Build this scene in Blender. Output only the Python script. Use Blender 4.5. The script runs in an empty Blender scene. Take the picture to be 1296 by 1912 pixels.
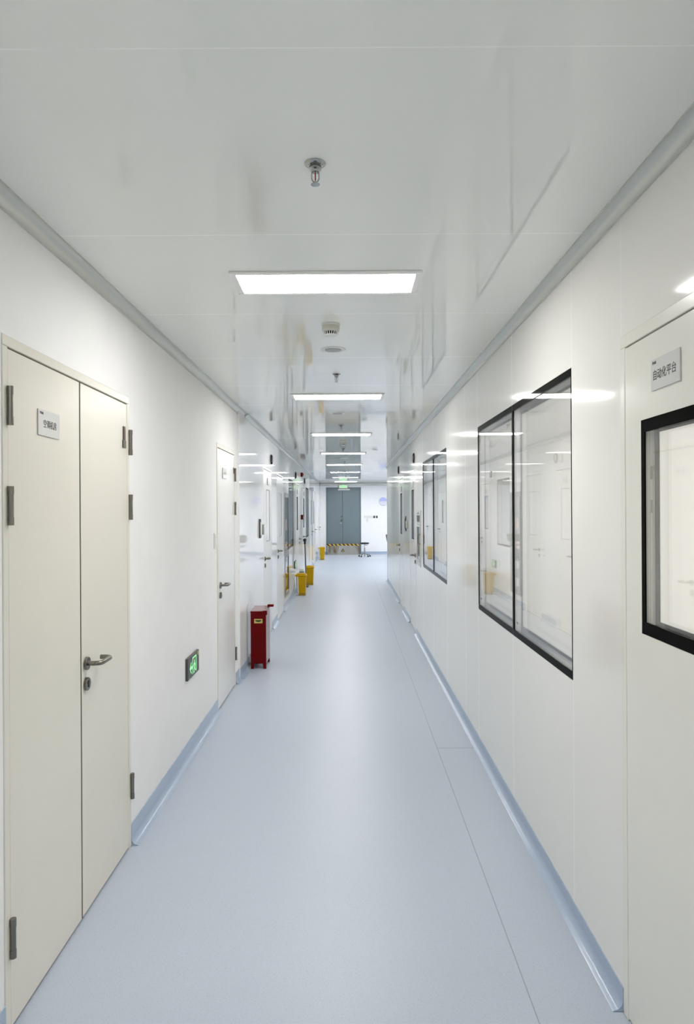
import bpy, bmesh, math, random
from mathutils import Vector, Matrix
random.seed(4)
sc = bpy.context.scene
COL = sc.collection
PI = math.pi

# ------------------------------------------------------------------ materials
def new_mat(name):
    m = bpy.data.materials.new(name); m.use_nodes = True
    nt = m.node_tree
    return m, nt, nt.nodes['Principled BSDF']

def pbr(name, col, rough=.5, metal=0., spec=.5, noise=0., nscale=30., bump=0., bscale=20., coat=0., em=None, es=0., stretch=None):
    m, nt, b = new_mat(name)
    b.inputs['Base Color'].default_value = (*col, 1)
    b.inputs['Roughness'].default_value = rough
    b.inputs['Metallic'].default_value = metal
    b.inputs['Specular IOR Level'].default_value = spec
    b.inputs['Coat Weight'].default_value = coat
    if em:
        b.inputs['Emission Color'].default_value = (*em, 1)
        b.inputs['Emission Strength'].default_value = es
    if noise or bump:
        tc = nt.nodes.new('ShaderNodeTexCoord')
        src = tc.outputs['Object']
        if stretch:
            mp = nt.nodes.new('ShaderNodeMapping'); mp.inputs['Scale'].default_value = stretch
            nt.links.new(src, mp.inputs['Vector']); src = mp.outputs['Vector']
    if noise:
        n = nt.nodes.new('ShaderNodeTexNoise'); n.inputs['Scale'].default_value = nscale
        n.inputs['Detail'].default_value = 3
        nt.links.new(src, n.inputs['Vector'])
        r = nt.nodes.new('ShaderNodeValToRGB')
        r.color_ramp.elements[0].position = .3; r.color_ramp.elements[1].position = .7
        r.color_ramp.elements[0].color = (*[c*(1-noise) for c in col], 1)
        r.color_ramp.elements[1].color = (*[min(1, c*(1+noise)) for c in col], 1)
        nt.links.new(n.outputs['Fac'], r.inputs['Fac'])
        nt.links.new(r.outputs['Color'], b.inputs['Base Color'])
    if bump:
        n = nt.nodes.new('ShaderNodeTexNoise'); n.inputs['Scale'].default_value = bscale
        nt.links.new(src, n.inputs['Vector'])
        bp = nt.nodes.new('ShaderNodeBump'); bp.inputs['Strength'].default_value = bump
        bp.inputs['Distance'].default_value = .01
        nt.links.new(n.outputs['Fac'], bp.inputs['Height'])
        nt.links.new(bp.outputs['Normal'], b.inputs['Normal'])
    return m

def emit(name, col, s):
    m = bpy.data.materials.new(name); m.use_nodes = True
    nt = m.node_tree; nt.nodes.clear()
    e = nt.nodes.new('ShaderNodeEmission'); o = nt.nodes.new('ShaderNodeOutputMaterial')
    e.inputs['Color'].default_value = (*col, 1); e.inputs['Strength'].default_value = s
    nt.links.new(e.outputs[0], o.inputs[0]); return m

def glass_mat(name, tint=(.985, .987, .985)):
    m = bpy.data.materials.new(name); m.use_nodes = True
    nt = m.node_tree; nt.nodes.clear()
    o = nt.nodes.new('ShaderNodeOutputMaterial'); mx = nt.nodes.new('ShaderNodeMixShader')
    t = nt.nodes.new('ShaderNodeBsdfTransparent'); t.inputs['Color'].default_value = (*tint, 1)
    g = nt.nodes.new('ShaderNodeBsdfGlossy'); g.inputs['Roughness'].default_value = .004
    g.inputs['Color'].default_value = (1, 1, 1, 1)
    f = nt.nodes.new('ShaderNodeFresnel'); geo = nt.nodes.new('ShaderNodeNewGeometry')
    mr = nt.nodes.new('ShaderNodeMapRange')
    mr.inputs['To Min'].default_value = 1.5; mr.inputs['To Max'].default_value = 1/1.5
    nt.links.new(geo.outputs['Backfacing'], mr.inputs['Value'])
    nt.links.new(mr.outputs['Result'], f.inputs['IOR'])
    nt.links.new(f.outputs[0], mx.inputs[0]); nt.links.new(t.outputs[0], mx.inputs[1])
    nt.links.new(g.outputs[0], mx.inputs[2]); nt.links.new(mx.outputs[0], o.inputs[0])
    return m

def floor_mat(name, base, dark, light, rough, spec=.5):
    m, nt, b = new_mat(name)
    tc = nt.nodes.new('ShaderNodeTexCoord')
    v = nt.nodes.new('ShaderNodeTexVoronoi'); v.inputs['Scale'].default_value = 130
    nt.links.new(tc.outputs['Object'], v.inputs['Vector'])
    r = nt.nodes.new('ShaderNodeValToRGB')
    e = r.color_ramp.elements
    e[0].position = .0; e[0].color = (*dark, 1)
    e[1].position = .30; e[1].color = (*base, 1)
    nt.links.new(v.outputs['Distance'], r.inputs['Fac'])
    n = nt.nodes.new('ShaderNodeTexNoise'); n.inputs['Scale'].default_value = 240; n.inputs['Detail'].default_value = 4
    nt.links.new(tc.outputs['Object'], n.inputs['Vector'])
    r2 = nt.nodes.new('ShaderNodeValToRGB')
    r2.color_ramp.elements[0].position = .42; r2.color_ramp.elements[1].position = .62
    r2.color_ramp.elements[0].color = (*base, 1); r2.color_ramp.elements[1].color = (*light, 1)
    nt.links.new(n.outputs['Fac'], r2.inputs['Fac'])
    mx = nt.nodes.new('ShaderNodeMixRGB'); mx.inputs['Fac'].default_value = .5
    nt.links.new(r.outputs[0], mx.inputs[1]); nt.links.new(r2.outputs[0], mx.inputs[2])
    nt.links.new(mx.outputs[0], b.inputs['Base Color'])
    b.inputs['Roughness'].default_value = rough
    b.inputs['Specular IOR Level'].default_value = spec
    n3 = nt.nodes.new('ShaderNodeTexNoise'); n3.inputs['Scale'].default_value = 3.0
    nt.links.new(tc.outputs['Object'], n3.inputs['Vector'])
    bp = nt.nodes.new('ShaderNodeBump'); bp.inputs['Strength'].default_value = .06; bp.inputs['Distance'].default_value = .02
    nt.links.new(n3.outputs['Fac'], bp.inputs['Height']); nt.links.new(bp.outputs['Normal'], b.inputs['Normal'])
    return m

def stripe_mat(name, c1, c2, scale):
    m, nt, b = new_mat(name)
    tc = nt.nodes.new('ShaderNodeTexCoord'); sx = nt.nodes.new('ShaderNodeSeparateXYZ')
    nt.links.new(tc.outputs['Object'], sx.inputs[0])
    ad = nt.nodes.new('ShaderNodeMath'); ad.operation = 'ADD'
    nt.links.new(sx.outputs['X'], ad.inputs[0]); nt.links.new(sx.outputs['Z'], ad.inputs[1])
    mu = nt.nodes.new('ShaderNodeMath'); mu.operation = 'MULTIPLY'; mu.inputs[1].default_value = scale
    nt.links.new(ad.outputs[0], mu.inputs[0])
    fr = nt.nodes.new('ShaderNodeMath'); fr.operation = 'FRACT'; nt.links.new(mu.outputs[0], fr.inputs[0])
    gt = nt.nodes.new('ShaderNodeMath'); gt.operation = 'GREATER_THAN'; gt.inputs[1].default_value = .5
    nt.links.new(fr.outputs[0], gt.inputs[0])
    mx = nt.nodes.new('ShaderNodeMixRGB'); mx.inputs[1].default_value = (*c1, 1); mx.inputs[2].default_value = (*c2, 1)
    nt.links.new(gt.outputs[0], mx.inputs[0]); nt.links.new(mx.outputs[0], b.inputs['Base Color'])
    b.inputs['Roughness'].default_value = .4
    return m

M = {}
M['panel_r'] = pbr('coated_steel_panel_warm', (.82, .81, .765), .08, bump=.0010, bscale=2.0)
M['panel_l'] = pbr('coated_steel_panel_cool', (.85, .85, .84), .04, bump=.0010, bscale=2.0)
M['ceil'] = pbr('coated_steel_ceiling', (.87, .88, .84), .042, bump=.0012, bscale=1.6)
M['seal'] = pbr('joint_sealant', (.74, .74, .715), .32)
M['seal_l'] = pbr('grey_joint_sealant', (.52, .53, .53), .5, spec=.3)
M['ceil_seal'] = pbr('ceiling_joint', (.90, .91, .88), .5, spec=.3)
M['frosted'] = pbr('frosted_white_glass', (.82, .83, .83), .12)
M['plaster'] = pbr('white_wall_paint', (.805, .80, .795), .75, noise=.012, nscale=6, bump=.02, bscale=60)
M['endwall'] = pbr('white_end_paint', (.88, .885, .90), .55, noise=.01, nscale=5)
M['cream'] = pbr('cream_door_steel', (.70, .675, .60), .32, spec=.3, noise=.01, nscale=4, bump=.01, bscale=4)
M['cream_near'] = pbr('putty_door_steel', (.79, .78, .71), .2, noise=.01, nscale=4)
M['white_door'] = pbr('white_door_steel', (.76, .755, .73), .2, spec=.3)
M['door_r'] = pbr('grey_white_door_steel', (.74, .735, .70), .13)
M['black_case'] = pbr('black_gauge_case', (.012, .012, .012), .4, spec=.3)
M['lamp_body'] = pbr('pale_lavender_lamp_housing', (.66, .68, .78), .35)
M['alu'] = pbr('satin_white_aluminium', (.60, .61, .575), .25, metal=.45)
M['floor'] = floor_mat('blue_speckled_vinyl', (.455, .505, .59), (.23, .265, .335), (.53, .58, .655), .34, .27)
M['cove'] = floor_mat('blue_cove_vinyl', (.35, .43, .55), (.24, .30, .38), (.40, .48, .60), .20)
M['seam'] = pbr('floor_weld_line', (.28, .33, .38), .5)
M['black'] = pbr('black_print', (.002, .0025, .002), .05, spec=.012)
M['gasket'] = pbr('dark_gasket', (.012, .012, .011), .8, spec=.1)
M['greyline'] = pbr('grey_silicone', (.22, .23, .23), .5)
M['jamb'] = pbr('light_grey_spacer', (.62, .62, .60), .35)
M['steel'] = pbr('brushed_stainless', (.215, .203, .18), .26, metal=1., noise=.08, nscale=160, stretch=(1, 1, .05))
M['chrome'] = pbr('chrome', (.42, .43, .42), .10, metal=1.)
M['darkmetal'] = pbr('dark_bronze_metal', (.09, .085, .075), .35, metal=.8)
M['bulb'] = pbr('red_glass_bulb', (.30, .005, .01), .1)
M['plastic_w'] = pbr('white_plastic', (.74, .75, .72), .35)
M['plastic_g'] = pbr('grey_plastic', (.36, .37, .36), .4)
M['plastic_d'] = pbr('dark_grey_plastic', (.06, .062, .06), .4)
M['rubber'] = pbr('black_rubber', (.006, .006, .006), .5)
M['ivory'] = pbr('ivory_plastic', (.55, .54, .47), .4)
M['acrylic'] = pbr('frosted_acrylic_plate', (.66, .66, .645), .15)
M['ink'] = pbr('black_ink', (.012, .012, .012), .5)
M['grey_ink'] = pbr('grey_ink', (.30, .30, .30), .5)
M['red'] = pbr('red_enamel', (.115, .001, .002), .16, spec=.12, noise=.05, nscale=5)
M['yellow_lab'] = pbr('yellow_label', (.50, .40, .10), .5)
M['yellow'] = pbr('yellow_plastic', (.52, .312, .0), .38, spec=.2, noise=.03, nscale=8)
M['yellow_d'] = pbr('yellow_plastic_base', (.36, .215, .0), .42)
M['greydoor'] = pbr('blue_grey_door_steel', (.155, .20, .222), .30, noise=.02, nscale=2)
M['sheet'] = pbr('wavy_stainless_sheet', (.43, .41, .365), .10, metal=1.)
M['hazard'] = stripe_mat('hazard_tape', (.66, .40, .05), (.012, .012, .012), 7.2)
M['green'] = emit('green_sign_light', (.42, 1.0, .50), 1.0)
M['green_dim'] = pbr('dark_green_sign', (.02, .09, .03), .3)
M['sign_white'] = emit('pale_green_sign_light', (.72, .90, .70), .85)
M['lav'] = emit('lavender_lamp_glow', (.50, .57, 1.0), .95)
M['lamp'] = emit('lamp_diffuser', (1.0, .98, .955), 37.5)
M['lamp_cool'] = emit('lamp_diffuser_cool', (.965, .978, 1.0), 47.0)
M['lamp_room'] = emit('lamp_diffuser_room', (1.0, .99, .97), 12.8)
M['frame_w'] = pbr('white_lamp_frame', (.9, .9, .88), .35)
M['roomwhite'] = pbr('room_wall_white', (.81, .80, .775), .5)
M['roomfloor'] = pbr('room_floor_grey', (.55, .58, .60), .3)
M['glass'] = glass_mat('clear_glass')
M['pink'] = pbr('pink_notice_paper', (.72, .40, .38), .5)
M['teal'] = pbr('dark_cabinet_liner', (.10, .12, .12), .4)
M['led'] = emit('green_led', (.3, 1., .5), 2.0)
M['maroon'] = pbr('maroon_alarm_plastic', (.06, .002, .003), .3, spec=.2)
M['brown'] = pbr('brown_tag', (.07, .035, .03), .4)
M['olive'] = pbr('grey_green_tag', (.10, .10, .075), .4)
M['pole'] = pbr('grey_painted_pole', (.16, .15, .135), .35, metal=.4)

# ------------------------------------------------------------------ mesh helpers
class MB:
    def __init__(s): s.bm = bmesh.new()
    def box(s, x0, x1, y0, y1, z0, z1, taper=None):
        vs = [s.bm.verts.new(p) for p in ((x0,y0,z0),(x1,y0,z0),(x1,y1,z0),(x0,y1,z0),(x0,y0,z1),(x1,y0,z1),(x1,y1,z1),(x0,y1,z1))]
        for f in ((3,2,1,0),(4,5,6,7),(0,1,5,4),(1,2,6,5),(2,3,7,6),(3,0,4,7)):
            s.bm.faces.new([vs[i] for i in f])
        return s
    def hexa(s, lo, hi):      # lo, hi: four corner points each (ccw from above)
        a = [s.bm.verts.new(p) for p in lo]; b = [s.bm.verts.new(p) for p in hi]
        s.bm.faces.new(a[::-1]); s.bm.faces.new(b)
        for i in range(4): s.bm.faces.new([a[i], a[(i+1)%4], b[(i+1)%4], b[i]])
        return s
    def ring(s, x0, x1, z0, z1, w, y0, y1, wx=None):     # rectangular frame in the xz plane
        wx = w if wx is None else wx
        s.box(x0, x1, y0, y1, z1-w, z1); s.box(x0, x1, y0, y1, z0, z0+w)
        s.box(x0, x0+wx, y0, y1, z0+w, z1-w); s.box(x1-wx, x1, y0, y1, z0+w, z1-w)
        return s
    def cyl(s, p0, p1, r0, r1=None, n=20):
        r1 = r0 if r1 is None else r1
        p0, p1 = Vector(p0), Vector(p1); d = (p1-p0).normalized()
        a = d.orthogonal().normalized(); b = d.cross(a)
        A = [s.bm.verts.new(p0 + r0*(math.cos(t)*a + math.sin(t)*b)) for t in [2*PI*i/n for i in range(n)]]
        B = [s.bm.verts.new(p1 + r1*(math.cos(t)*a + math.sin(t)*b)) for t in [2*PI*i/n for i in range(n)]]
        s.bm.faces.new(A[::-1]); s.bm.faces.new(B)
        for i in range(n): s.bm.faces.new([A[i], A[(i+1)%n], B[(i+1)%n], B[i]])
        return s
    def tube(s, pts, r, n=10):
        pts = [Vector(p) for p in pts]; prev = None; up = None
        rings = []
        for i, p in enumerate(pts):
            d = ((pts[min(i+1, len(pts)-1)] - pts[max(i-1, 0)])).normalized()
            if up is None: up = d.orthogonal().normalized()
            up = (up - d*up.dot(d)).normalized(); b = d.cross(up)
            rr = r[i] if isinstance(r, (list, tuple)) else r
            rings.append([s.bm.verts.new(p + rr*(math.cos(t)*up + math.sin(t)*b)) for t in [2*PI*k/n for k in range(n)]])
        s.bm.faces.new(rings[0][::-1]); s.bm.faces.new(rings[-1])
        for A, B in zip(rings, rings[1:]):
            for k in range(n): s.bm.faces.new([A[k], A[(k+1)%n], B[(k+1)%n], B[k]])
        return s
    def lathe(s, prof, c=(0,0,0), n=32, axis='z'):
        c = Vector(c); rings = []
        for r, h in prof:
            if r < 1e-6:
                rings.append([s.bm.verts.new(c + s._ax(0, 0, h, axis))]); continue
            rings.append([s.bm.verts.new(c + s._ax(r*math.cos(t), r*math.sin(t), h, axis)) for t in [2*PI*k/n for k in range(n)]])
        for A, B in zip(rings, rings[1:]):
            for k in range(n):
                q = [A[k % len(A)], A[(k+1) % len(A)], B[(k+1) % len(B)], B[k % len(B)]]
                u = []
                for v in q:
                    if v not in u: u.append(v)
                if len(u) > 2: s.bm.faces.new(u)
        for R, fl in ((rings[0], True), (rings[-1], False)):
            if len(R) > 2:
                try: s.bm.faces.new(R[::-1] if fl else R)
                except ValueError: pass
        return s
    def _ax(s, a, b, h, axis):
        return Vector((a, b, h)) if axis == 'z' else Vector((a, h, b)) if axis == 'y' else Vector((h, a, b))
    def prism(s, poly, y0, y1):       # polygon in xz, extruded along y
        A = [s.bm.verts.new((x, y0, z)) for x, z in poly]; B = [s.bm.verts.new((x, y1, z)) for x, z in poly]
        s.bm.faces.new(A); s.bm.faces.new(B[::-1]); n = len(poly)
        for i in range(n): s.bm.faces.new([A[i], B[i], B[(i+1)%n], A[(i+1)%n]])
        return s
    def line(s, pts, w, y0, y1):      # thick polyline in xz
        for (xa, za), (xb, zb) in zip(pts, pts[1:]):
            d = Vector((xb-xa, zb-za)); L = d.length
            if L < 1e-9: continue
            d /= L; nx, nz = -d.y*w/2, d.x*w/2; ex, ez = d.x*w*.3, d.y*w*.3
            s.prism([(xa-ex+nx, za-ez+nz), (xa-ex-nx, za-ez-nz), (xb+ex-nx, zb+ez-nz), (xb+ex+nx, zb+ez+nz)], y0, y1)
        return s
    def disc(s, x, z, r, y0, y1, n=20):
        return s.prism([(x + r*math.cos(2*PI*i/n), z + r*math.sin(2*PI*i/n)) for i in range(n)], y0, y1)
    def map(s, fn):
        for v in s.bm.verts: v.co = fn(v.co)
        return s
    def make(s, name, mat, parent=None, bevel=0., smooth=False, seg=2):
        bmesh.ops.recalc_face_normals(s.bm, faces=s.bm.faces)
        me = bpy.data.meshes.new(name); s.bm.to_mesh(me); s.bm.free()
        if isinstance(mat, (list, tuple)):
            for m in mat: me.materials.append(m)
        else: me.materials.append(mat)
        o = bpy.data.objects.new(name, me); COL.objects.link(o)
        if parent: o.parent = parent
        if smooth:
            for p in me.polygons: p.use_smooth = True
            try: me.set_sharp_from_angle(angle=math.radians(38))
            except Exception: pass
        if bevel:
            b = o.modifiers.new('edge', 'BEVEL'); b.width = bevel; b.segments = seg
            b.limit_method = 'ANGLE'; b.angle_limit = math.radians(40)
        return o

def tag(o, label, cat, group=None, kind=None):
    o['label'] = label; o['category'] = cat
    if group: o['group'] = group
    if kind: o['kind'] = kind
    return o
def empty(name, loc, rotz=0.):
    o = bpy.data.objects.new(name, None); COL.objects.link(o)
    o.empty_display_size = .1; o.location = loc; o.rotation_euler = (0, 0, rotz)
    return o
def dup(root, loc, label, rotz=None):
    r = root.copy(); COL.objects.link(r); r.location = loc
    if rotz is not None: r.rotation_euler = (0, 0, rotz)
    r['label'] = label
    def rec(a, b):
        for ch in list(a.children):
            c = ch.copy(); COL.objects.link(c); c.parent = b; rec(ch, c)
    rec(root, r)
    return r
def text_part(name, body, size, loc, mat, parent, rot=(PI/2, 0, 0), ext=.0006, bold=0., sx=1.):
    cu = bpy.data.curves.new('letters', 'FONT'); cu.body = body; cu.size = size
    cu.align_x = 'CENTER'; cu.align_y = 'CENTER'; cu.extrude = ext; cu.offset = bold
    t = bpy.data.objects.new('letters', cu); COL.objects.link(t)
    bpy.context.view_layer.update()
    me = bpy.data.meshes.new_from_object(t.evaluated_get(bpy.context.evaluated_depsgraph_get()))
    bpy.data.objects.remove(t); bpy.data.curves.remove(cu)
    me.materials.clear(); me.materials.append(mat)
    o = bpy.data.objects.new(name, me); COL.objects.link(o); o.parent = parent
    o.location = loc; o.rotation_euler = rot; o.scale = (sx, 1, 1)
    return o

# ------------------------------------------------------------------ the place (metres; camera at x=0, y=0, looking along +y)
CAMH = 1.57
CEIL = 2.518
XR = .8515            # right wall face
XP = -1.030           # painted left wall face
XL = -1.0146          # left panel wall face
YSTEP = 6.35          # where panels take over from paint on the left
YEND = 24.2
YCOR = 15.07          # right wall ends here, lobby opens to the right
YBACK = -4.5
LOBX = 5.2
T = .05
LROT, RROT = PI/2, -PI/2

def slab(name, mats, a0, a1, z0, z1, t, openings, seams, fn, seamw=.004):
    """wall slab in a local frame: x along the wall, y into it, z up; holes and flush sealant joints"""
    xs = {a0, a1}; zs = {z0, z1}
    for (u0, u1, w0, w1) in openings: xs |= {u0, u1}; zs |= {w0, w1}
    for q in seams: xs |= {q-seamw/2, q+seamw/2}
    xs = sorted(x for x in xs if a0-1e-9 <= x <= a1+1e-9); zs = sorted(z for z in zs if z0-1e-9 <= z <= z1+1e-9)
    bm = bmesh.new(); V = {}
    def v(x, y, z):
        k = (round(x, 5), round(y, 5), round(z, 5))
        if k not in V: V[k] = bm.verts.new(fn(*k))
        return V[k]
    nx, nz = len(xs)-1, len(zs)-1
    def solid(i, j):
        if not (0 <= i < nx and 0 <= j < nz): return False
        cx, cz = (xs[i]+xs[i+1])/2, (zs[j]+zs[j+1])/2
        return not any(u0 < cx < u1 and w0 < cz < w1 for (u0, u1, w0, w1) in openings)
    for i in range(nx):
        seam = any(abs((xs[i]+xs[i+1])/2 - q) < seamw*.4 for q in seams)
        for j in range(nz):
            if not solid(i, j): continue
            A, B, C, D = xs[i], xs[i+1], zs[j], zs[j+1]
            fs = [((A,0,C),(B,0,C),(B,0,D),(A,0,D)), ((A,t,D),(B,t,D),(B,t,C),(A,t,C))]
            if not solid(i-1, j): fs.append(((A,t,C),(A,0,C),(A,0,D),(A,t,D)))
            if not solid(i+1, j): fs.append(((B,0,C),(B,t,C),(B,t,D),(B,0,D)))
            if not solid(i, j-1): fs.append(((A,t,C),(B,t,C),(B,0,C),(A,0,C)))
            if not solid(i, j+1): fs.append(((A,0,D),(B,0,D),(B,t,D),(A,t,D)))
            for k, f in enumerate(fs):
                fc = bm.faces.new([v(*p) for p in f])
                if seam and k == 0: fc.material_index = 1
    bmesh.ops.recalc_face_normals(bm, faces=bm.faces)
    me = bpy.data.meshes.new(name); bm.to_mesh(me); bm.free()
    for m in mats: me.materials.append(m)
    o = bpy.data.objects.new(name, me); COL.objects.link(o); o['kind'] = 'structure'
    return o
def on_left(X): return lambda x, y, z: Vector((X - y, x, z))
def on_right(X): return lambda x, y, z: Vector((X + y, x, z))
def on_end(Y): return lambda x, y, z: Vector((x, Y + y, z))

DH = 2.103; WZ0, WZ1 = .915, 2.108
# openings (y0, y1, z0, z1)
L_DOORS = {'door_1': (2.027, 3.200), 'door_2': (5.330, 6.160), 'door_3': (8.14, 9.01), 'door_4': (9.65, 10.56),
           'door_5': (13.05, 14.05), 'door_6': (15.0, 15.98), 'door_7': (17.75, 18.75), 'door_8': (19.35, 20.8), 'door_9': (22.6, 23.6)}
R_DOORS = {'door_10': (1.02, 2.128), 'door_11': (8.60, 9.50), 'door_12': (10.60, 11.46)}
L_WINS = {'window_3': (11.56, 12.52), 'window_4': (16.25, 17.2)}
R_WINS = {'window_1': (2.60, 4.485), 'window_2': (5.93, 7.81)}
CABY = (10.80, 11.535); CABZ = (.18, 1.85)
PBY = (8.06, 8.53); PBZ = (.885, 1.56)

dops = lambda d, ks: [(d[k][0], d[k][1], 0., DH) for k in ks]
slab('wall_left', [M['plaster'], M['seal']], YBACK, YSTEP, 0, CEIL+.02, .06, dops(L_DOORS, ['door_1', 'door_2']), [], on_left(XP))
slab('wall_left_panels', [M['panel_l'], M['seal_l']], YSTEP, YEND, 0, CEIL+.02, .06,
     dops(L_DOORS, ['door_3','door_4','door_5','door_6','door_7','door_8','door_9'])
     + [(a, b, WZ0, WZ1) for a, b in L_WINS.values()] + [(*CABY, *CABZ)],
     [7.19, 8.10, 9.10, 11.54, 12.56, 14.5, 16.2, 17.4, 19.0, 21.5], on_left(XL))
slab('wall_right', [M['panel_r'], M['seal']], YBACK, YCOR, 0, CEIL+.02, T,
     dops(R_DOORS, R_DOORS) + [(a, b, WZ0, WZ1) for a, b in R_WINS.values()] + [(*PBY, *PBZ)],
     [-2.2, -1.25, -.3, 2.126, 2.598, 3.545, 4.49, 4.98, 5.928, 6.87, 7.815, 9.52, 10.58, 11.48, 12.5, 13.5, 14.4], on_right(XR), seamw=.0035)
slab('wall_end', [M['endwall'], M['seal']], -1.2, LOBX, 0, CEIL+.02, .1, [(-.80, .44, 0, 2.37)], [], on_end(YEND))
slab('wall_lobby', [M['endwall'], M['seal']], XR+T, LOBX, 0, CEIL+.02, .08, [], [], lambda x, y, z: Vector((x, YCOR-.0005-y, z)))
slab('wall_lobby_side', [M['endwall'], M['seal']], YCOR-.1, YEND+.1, 0, CEIL+.02, .1, [], [], on_right(LOBX))
slab('wall_back', [M['plaster'], M['seal']], -1.2, 1.1, 0, CEIL+.02, .1, [], [], lambda x, y, z: Vector((x, YBACK - y, z)))

# floor, ceiling
f = slab('floor', [M['floor'], M['seam']], -4.0, LOBX+.1, YBACK-.1, YEND+.3, .1, [], [], lambda x, y, z: Vector((x, z, -y)))
cl = slab('ceiling', [M['ceil'], M['ceil_seal']], YBACK-.1, YEND+.2, -1.2, LOBX+.1, .08, [], [1.40+.95*k for k in range(-6, 25)],
          lambda x, y, z: Vector((z, x, CEIL + y)), seamw=.0032)
for nm, pts in (('trim_1', (.572, .5755, YBACK, YCOR)), ('trim_2', (.5755, XR-.03, 4.488, 4.4915))):
    o = MB().box(pts[0], pts[1], pts[2], pts[3], -.004, .0006).make(nm, M['seam']); o['kind'] = 'structure'
    tag(o, 'thin dark weld line running along the blue vinyl floor' if nm == 'trim_1' else 'short cross weld line between floor strip and right baseboard', 'floor joint')

# baseboards (coved vinyl) and cornices
def cove(h):
    p = [(0, h), (.004, h), (.0045, .034)]
    for i in range(1, 9):
        a = PI/2*i/9
        p.append((.0325-.028*math.cos(a), .0325-.028*math.sin(a)))
    return p + [(.037, .0012), (0, .0012)]
def base_strip(name, X, sgn, segs, h, label):
    mb = MB()
    for y0, y1 in segs:
        A = [mb.bm.verts.new((X + sgn*x, y0, z)) for x, z in cove(h)]
        B = [mb.bm.verts.new((X + sgn*x, y1, z)) for x, z in cove(h)]
        mb.bm.faces.new(A); mb.bm.faces.new(B[::-1]); n = len(A)
        for i in range(n): mb.bm.faces.new([A[i], B[i], B[(i+1)%n], A[(i+1)%n]])
    o = mb.make(name, M['cove'], smooth=True); o['kind'] = 'structure'; tag(o, label, 'baseboard'); return o
def gaps(a, b, doors):
    out = []; p = a
    for y0, y1 in sorted(doors):
        if y0 > p: out.append((p, y0-.001))
        p = y1+.001
    if p < b: out.append((p, b))
    return out
base_strip('baseboard_left', XP, 1, gaps(YBACK, YSTEP, [L_DOORS['door_1'], L_DOORS['door_2']]), .102, 'blue coved vinyl baseboard under the white painted wall')
base_strip('baseboard_left_panels', XL, 1, gaps(YSTEP, YEND-.002, [L_DOORS[k] for k in L_DOORS if k not in ('door_1','door_2')]), .10, 'blue coved vinyl baseboard under the glossy panels on the left')
base_strip('baseboard_right', XR, -1, gaps(YBACK, YCOR, R_DOORS.values()), .073, 'blue coved vinyl baseboard along the right wall')
mb = MB()
for x0, x1 in ((-.96, -.802), (.442, LOBX-.01)):
    n = len(cove(.09)); A = [mb.bm.verts.new((x0, YEND - x, z)) for x, z in cove(.09)]; B = [mb.bm.verts.new((x1, YEND - x, z)) for x, z in cove(.09)]
    mb.bm.faces.new(A); mb.bm.faces.new(B[::-1])
    for i in range(n): mb.bm.faces.new([A[i], B[i], B[(i+1)%n], A[(i+1)%n]])
o = mb.make('baseboard_end', M['cove'], smooth=True); o['kind'] = 'structure'; tag(o, 'blue baseboard along the far white end wall', 'baseboard')

def corn_prof(r):
    p = [(0, 0), (r, 0), (r, -.0035)]
    for i in range(0, 11):
        a = PI/2*i/10
        p.append((r - (r-.006)*math.sin(a) - .0, -r + (r-.006)*math.cos(a)))
    # dark shadow groove then a lower lip
    return p + [(.0075, -r), (.0075, -r-.004), (0, -r-.004)]
def cornice(name, X, sgn, y0, y1, r, label):
    mb = MB(); P = corn_prof(r); n = len(P)
    A = [mb.bm.verts.new((X + sgn*x, y0, CEIL + z)) for x, z in P]; B = [mb.bm.verts.new((X + sgn*x, y1, CEIL + z)) for x, z in P]
    mb.bm.faces.new(A); mb.bm.faces.new(B[::-1])
    for i in range(n): mb.bm.faces.new([A[i], B[i], B[(i+1)%n], A[(i+1)%n]])
    o = mb.make(name, M['alu'], smooth=True); o['kind'] = 'structure'; tag(o, label, 'trim'); return o
cornice('trim_3', XP, 1, YBACK, YSTEP+.35, .043, 'grey curved metal cornice above the white painted wall')
cornice('trim_4', XL, 1, YSTEP+.352, YEND, .041, 'grey curved metal cornice above the left glossy panels')
cornice('trim_5', XR, -1, YBACK, YCOR, .041, 'grey curved metal cornice along the right wall')
mb = MB(); mb.box(-1.0, LOBX, YEND-.05, YEND, CEIL-.09, CEIL)
o = mb.make('trim_6', M['alu'], bevel=.015); o['kind'] = 'structure'; tag(o, 'grey cornice across the top of the end wall', 'trim')
mb = MB(); mb.box(XR-.004, XR+T+.03, YCOR-.02, YCOR+.012, 0, CEIL)
o = mb.make('trim_7', M['alu'], bevel=.006); o['kind'] = 'structure'; tag(o, 'narrow metal corner strip where the right wall ends', 'trim')

# rooms behind the glass
def room(name, x0, x1, y0, y1, lit, label, wallm=None):
    wallm = wallm or M['roomwhite']
    mb = MB()
    t = .04
    mb.box(x0, x1, y0, y0+t, 0, 2.5); mb.box(x0, x1, y1-t, y1, 0, 2.5)
    far = (x1-t, x1) if x0 > 0 else (x0, x0+t)
    mb.box(far[0], far[1], y0+t, y1-t, 0, 2.5)
    mb.box(x0, x1, y0, y1, 2.5, 2.54); mb.box(x0, x1, y0, y1, .0, .004)
    o = mb.make(name, wallm); o['kind'] = 'structure'
    tag(o, label, 'wall')
    for ly in lit:
        cx = (x0+x1)/2
        lo = MB().box(cx-.55, cx+.55, ly-.3, ly+.3, 2.47, 2.499).make('ceiling_lamp', M['lamp_room'])
        lo['kind'] = 'structure'; tag(lo, 'ceiling lamp inside a side room', 'lamp')
room('wall_room_1', XR+T+.002, 3.6, -1.0, 4.76, [1.2, 3.2], 'pale side room seen through the nearest right window and putty door')
room('wall_room_2', XR+T+.002, 3.6, 4.80, 7.90, [6.5], 'pale side room behind the second right window')
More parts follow.
